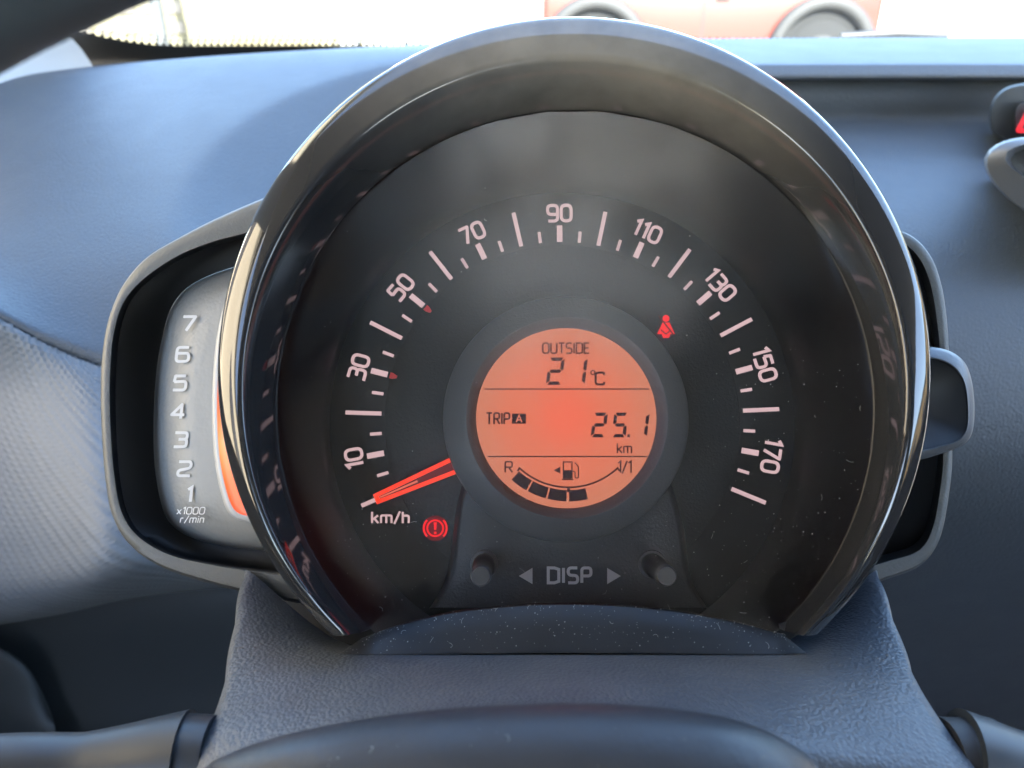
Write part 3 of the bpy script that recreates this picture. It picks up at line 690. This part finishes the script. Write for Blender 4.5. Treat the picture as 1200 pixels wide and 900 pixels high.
write('scale_lettering', 'r/min', lambda x, y, h: dp(211 + (x + y * .2) * 8, 612.5 - y * 8, 2.2), .15, M['tprint'], tp, .25, 0, False, 27 / 8)
# light guide with the glowing rev bar
go = [(276, 330), (263, 355), (254, 395), (249.5, 440), (248.5, 490), (251, 535), (257, 570), (265, 596), (276, 608), (296, 613)]
gi = [(282, 334), (269, 357), (260, 396), (255.5, 440), (254.5, 489), (257, 533), (263, 566), (270.5, 590), (279, 601), (296, 606)]
ge = [(305, 350), (292, 365), (285, 400), (282, 440), (280, 489), (282, 530), (286, 560), (292, 580), (298, 592), (306, 598)]
gu = grid(ring_rows([(go, 0), (go, 7), (mix(go, gi, .3), 9), (gi, 9), (gi, 3)], 60), 'light_guide', M['guide'], clu, sharp=50)
r2 = ring_rows([(gi, 5.5), (ge, 5.5)], 60)
vs_ = r2[0] + r2[1]; bar = pymesh('rev_bar', vs_, [(k, k + 1, 61 + k, 60 + k) for k in range(59)], M['bar'], gu, False, uvs=[(k / 59, 0) for k in range(60)] * 2)

Ro = [(1030, 262), (1069, 277), (1091, 301), (1103, 333), (1109, 370), (1112, 410), (1115, 470), (1116, 534), (1112, 580), (1101, 632), (1079, 661), (1040, 677), (1000, 690), (950, 700)]
Ri = [(1030, 275), (1062, 288), (1080, 308), (1091, 337), (1097, 372), (1101, 410), (1104, 470), (1105, 534), (1101, 575), (1093, 617), (1077, 644), (1040, 657), (1000, 668), (950, 678)]
grid(ring_rows([([(x - 1, y + 2) for x, y in Ro], -70), (Ro, 18), (mix(Ro, Ri, .08), 24), (mix(Ro, Ri, .5), 25), (mix(Ro, Ri, .94), 24), (Ri, 20)]), 'wing_frame', M['frame'], clu, sharp=50)
grid(ring_rows([(Ri, 20), (mix(Ri, inset(Ri, .9, 950, 480), .1), 8), (inset(Ri, .96, 950, 480), -30), (inset(Ri, .5, 950, 480), -32), (inset(Ri, .02, 950, 480), -32)]), 'wing_panel', M['recess'], clu, sharp=60)
# selector button on the right
bo = [(1060, 404), (1088, 406), (1112, 411), (1130, 424), (1139, 447), (1142, 480), (1139, 508), (1128, 522), (1108, 530), (1086, 537), (1060, 542)]
bi = [(1060, 417), (1085, 419), (1107, 424), (1122, 435), (1131, 453), (1134, 482), (1132, 504), (1122, 516), (1104, 522), (1084, 527), (1060, 530)]
bb = inset(bo, .99, 1060, 480)
gb = ring_rows([(inset(bo, .97, 1060, 474), -20), (bo, 55), (mix(bo, bi, .25), 66), (mix(bo, bi, .9), 70), (bi, 69)], 80)
btn = grid(gb, 'selector_button', M['vent'], clu, sharp=60)
grid([gb[-1], ring_rows([(inset(bi, .98, 1060, 474), 66)], 80)[0], [dp(1060, 474, 64)] * 80], 'button_face', M['recess'], btn)

# ------------------------------------------------------------------ dust: tiny specks and curled fibres lying on surfaces
def dust(name, spots, parent, big=1.0):
    vs_ = []; fs = []
    for p, nrm in spots:
        t1 = nrm.orthogonal().normalized(); t2 = nrm.cross(t1); a = random.uniform(0, 6.28)
        if random.random() < .955:
            r_ = S * random.choice((.3, .35, .4, .45, .5, .75)) * big; b0 = len(vs_)
            for k in range(5): vs_.append(p + nrm * S * .8 + r_ * (t1 * math.cos(a + k * 1.257) + t2 * math.sin(a + k * 1.257) * random.uniform(.6, 1)))
            fs.append(tuple(range(b0, b0 + 5)))
        else:
            ln_ = S * random.uniform(3, 8); cu = random.uniform(-3, 3); q = p.copy(); b0 = len(vs_); wd = S * .2 * big
            for k in range(6):
                d = t1 * math.cos(a) + t2 * math.sin(a); s_ = nrm.cross(d)
                vs_ += [q + s_ * wd + nrm * S * .8, q - s_ * wd + nrm * S * .8]; q = q + d * ln_ / 5; a += cu / 5
            for k in range(5): fs.append((b0 + 2 * k, b0 + 2 * k + 1, b0 + 2 * k + 3, b0 + 2 * k + 2))
    return stuff(pymesh(name, vs_, fs, M['dust'], parent, False, fix=False))
sp = []
while len(sp) < 330:
    px, py = random.uniform(325, 1022), random.uniform(140, 735)
    keep = .1 + (.75 if py > 600 else 0) + (.45 if px > 830 and py > 400 else 0)
    if math.hypot(px - 674, py - 480) < 345 and math.hypot(px - 665, py - 491) > 115 and random.random() < keep:
        if py > 712 and 470 < px < 870: continue
        sp.append((dp(px, py, lens_w(py) + .4), eN))
dust('lens_dust', sp, clu)
sp = [];
for _ in range(330):
    k = random.random(); x = random.uniform(440, 905); f_ = (x - 440) / 465 * 8; i = min(int(f_), 7); g_ = f_ - i
    A = [xa[i][j] + (xa[i + 1][j] - xa[i][j]) * g_ for j in (0, 1)]; B = [xb[i][j] + (xb[i + 1][j] - xb[i][j]) * g_ for j in (0, 1)]
    k = k ** 1.7
    q = k * .96
    wv = 117 + 7 * max(q - .06, 0) / .44 if q < .5 else 124 + 10 * (q - .5) / .43
    sp.append((dp(A[0] + (B[0] - A[0]) * q, A[1] + (B[1] - A[1]) * q, wv + 1.2), (eN + eV * .6).normalized()))
dust('chin_dust', sp, clu)

def mesh_dust(name, ob, par, count, big, keep):
    off = par.location; P = [p for p in ob.data.polygons if keep(p.center + off)]
    sp = []
    for _ in range(count):
        p = random.choice(P); c = p.center + off; nv = p.normal.copy()
        if nv.dot(CAM - c) < 0: nv = -nv
        k = random.random(); a = ob.data.vertices[p.vertices[0]].co; sp.append((c.lerp(a + off, k), nv))
    dust(name, sp, par, big)
mesh_dust('hub_dust', bpy.data.objects['hub_pad'], whl, 110, .8, lambda c: -.09 < c.x < .11 and c.z > .98)
mesh_dust('cover_dust', bpy.data.objects['cover_shell'], colm, 160, .7, lambda c: True)

# ------------------------------------------------------------------ windscreen and cabin
wsn = empty('windscreen', (.35, .6, 1.06), 'clear windscreen beyond the dashboard with a black dotted lower band', 'windscreen')
gl = [V((-.405, .575, 1.045)), V((1.12, .6, 1.045)), V((1.1, -.03, 1.5)), V((-.4, -.03, 1.5))]
pymesh('glass', gl, [(0, 1, 2, 3)], M['glass'], wsn, False)
def wpt(x, k): # point on the glass
    a = gl[0].lerp(gl[1], (x + .405) / 1.525); d = gl[3].lerp(gl[2], (x + .405) / 1.525); return a.lerp(d, k) + V((0, -.004, -.004))
def frit_top(x): return .028 + .05 * max(0, (-.30 - x) / .1) ** 2 + (.004 if x < .1 else -.0)
fx = [-.40 + i * .02 for i in range(76)]
fr_ = grid([[wpt(x, -.02) for x in fx], [wpt(x, frit_top(x)) for x in fx]], 'frit_band', M['frit'], wsn, smooth=False)
vs_ = []; fs = []
for i in range(250):
    x = -.40 + i * .006
    for j in range(3):
        r_ = .0021 - .0005 * j; c = wpt(x + (.003 if j % 2 else 0), frit_top(x) + .003 + .0075 * j); b0 = len(vs_)
        for k in range(6): vs_.append(c + V((r_ * math.cos(k * 1.047), -.001 + r_ * .7 * math.sin(k * 1.047) * -.8, r_ * .6 * math.sin(k * 1.047))))
        fs.append(tuple(range(b0, b0 + 6)))
stuff(pymesh('frit_dots', vs_, fs, M['frit'], wsn, False, fix=False))
pil = tag(patch([[V((-.43, .40, .98)), V((-.40, .50, 1.0)), V((-.372, .548, 1.03))], [V((-.445, .36, 1.07)), V((-.418, .455, 1.08)), V((-.383, .515, 1.078))],
           [V((-.46, .1, 1.26)), V((-.435, .2, 1.27)), V((-.40, .262, 1.262))], [V((-.46, -.2, 1.46)), V((-.44, -.12, 1.48)), V((-.40, -.06, 1.49))]], 'pillar_trim', M['trim'], None, 20, 30),
          'pale grey windscreen pillar trim at the upper left corner', 'pillar trim')
structure(box('roof', (-.5, -2.35, 1.51), (1.2, -.02, 1.56), M['roof']))
for x0, x1, zb in ((-.52, -.45, 1.03), (1.15, 1.22, 1.03)):
    structure(box('door_wall', (x0, -2.3, .3), (x1, .5, zb), M['door'])); structure(box('body_pillar', (x0, -.95, zb), (x1, -.8, 1.51), M['trim'])); structure(box('rear_quarter', (x0, -2.4, zb), (x1, -1.9, 1.51), M['trim']))
structure(box('rear_wall', (-.5, -2.45, .3), (1.2, -2.3, 1.24), M['door']))
structure(box('floor', (-.5, -2.3, .25), (1.2, .5, .3), M['seat']))
structure(box('firewall', (-.5, .62, .3), (1.2, .66, 1.0), M['door']))

for x, lab in ((0.02, 'dark cloth driver seat facing the speedometer'), (.72, 'dark cloth passenger seat beside the driver seat')):
    st = empty('car_seat', (x, -.75, .3), lab, 'seat', 'front seats')
    box('cushion', (x - .25, -.95, .32), (x + .25, -.45, .55), M['seat'], st, .05); box('backrest', (x - .25, -1.08, .5), (x + .25, -.9, 1.22), M['seat'], st, .06)
    box('headrest', (x - .13, -1.08, 1.24), (x + .13, -.96, 1.42), M['seat'], st, .05)

# ------------------------------------------------------------------ outside
structure(pymesh('ground', [(-150, -150, 0), (150, -150, 0), (150, 150, 0), (-150, 150, 0)], [(0, 1, 2, 3)], M['ground'], None, False))
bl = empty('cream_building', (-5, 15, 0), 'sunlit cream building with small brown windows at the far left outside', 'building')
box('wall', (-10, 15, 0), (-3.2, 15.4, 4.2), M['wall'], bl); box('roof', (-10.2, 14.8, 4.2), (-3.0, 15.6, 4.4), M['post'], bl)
for i in range(6):
    for j in range(2):
        box('window', (-8.2 + i * .42, 14.96, .42 + j * .32), (-7.95 + i * .42, 15.02, .6 + j * .32), M['window'], bl)
tag(tube('lamp_post', [V((-5.05, 12, 0)), V((-5.05, 12, 2)), V((-5.15, 12, 5))], [.09, .08, .06], M['post'], None, 14), 'grey round post in front of the cream building', 'post')
fe = empty('fence', (-1.9, 13, 0), 'pale yellow fence between the grey post and the parked red car', 'fence')
for i in range(2): box('post', (-2.45 + i * .75, 13, 0), (-2.37 + i * .75, 13.08, 2), M['post'], fe)
box('rail', (-4.4, 13.02, 1.0), (-.9, 13.06, 1.08), M['gate'], fe)
for i in range(36): box('picket', (-4.35 + i * .095, 13.01, .08), (-4.315 + i * .095, 13.03, 1.6), M['gate'], fe)
car = empty('parked_car', (2.3, 9.6, 0), 'red parked off road car with grey wheel arch flares seen outside through the windscreen', 'car')
box('body', (.35, 9.5, .5), (4.2, 11.2, 1.25), M['car'], car, .06); box('cabin', (1.3, 9.55, 1.25), (4.15, 11.15, 1.85), M['car'], car, .08)
for i in range(2): box('side_window', (1.5 + i * 1.2, 9.5, 1.32), (2.5 + i * 1.2, 9.56, 1.75), M['window'], car, .02)
box('sill_step', (1.5, 9.44, .42), (3.1, 9.55, .52), M['flare'], car, .02); box('door_seam', (2.16, 9.494, .55), (2.18, 9.52, 1.22), M['flare'], car)
box('door_handle', (2.3, 9.46, 1.0), (2.45, 9.5, 1.04), M['flare'], car, .01)
box('bumper', (.1, 9.6, .5), (.4, 11.1, .72), M['flare'], car, .04)
for x in (.95, 3.55):
    pymesh('wheel_well', [V((x + .54 * math.cos(R(180 - k * 9)), 9.492, .42 + .54 * math.sin(R(180 - k * 9)))) for k in range(21)], [tuple(range(21))], M['tyre'], car, False)
    p = [V((x + .56 * math.cos(R(180 - k * 9)), 9.47, .42 + .56 * math.sin(R(180 - k * 9)))) for k in range(21)]
    tube('wheel_flare', p, .075, M['flare'], car, 10)
    wh = tube('wheel', [V((x, 9.46, .4)), V((x, 9.48, .4)), V((x, 9.68, .4)), V((x, 9.7, .4))], [.36, .4, .4, .36], M['tyre'], car, 32)
    tube('wheel_rim', [V((x, 9.45, .4)), V((x, 9.5, .4))], [.24, .25], M['rimm'], wh, 24)
tag(tube('wiper', [atY(985, 42.5, .78), atY(1050, 39.5, .78), atY(1110, 42, .78)], [.004, .006, .004], M['black_rubber'], None, 8), 'black windscreen wiper lying at the foot of the windscreen on the right', 'wiper')
ob = empty('ochre_building', (15, 0, 0), 'ochre rendered building standing to the right of the car', 'building')
box('wall', (15, -14, 0), (22, 12, 3.2), M['ochre'], ob); box('roof', (14.7, -14.3, 3.2), (22.3, 12.3, 3.5), M['post'], ob)
for i in range(6): box('window', (14.97, -12 + i * 3.1, 1.0), (15.02, -10.6 + i * 3.1, 2.4), M['window'], ob)

lb = empty('bounce_building', (-6, -6, 0), 'unseen golden cream building added left of the car to bounce sunlight', 'building')
lb.rotation_euler = (0, 0, math.atan2(.866, .5))  # building added out of view, angled to throw sunlight in through the left window
def lbox(nm, lo, hi, mt): 
    o = box(nm, lo, hi, mt); o.parent = lb; return o
lbox('wall', (0, 0, 0), (8.5, 5, 3.9), M['white_wall']); lbox('roof', (-.3, -.3, 3.9), (8.8, 5.3, 4.1), M['post'])
for i in range(3): lbox('window', (1.2 + i * 3, -.04, 1.2), (2.3 + i * 3, .03, 2.6), M['window'])
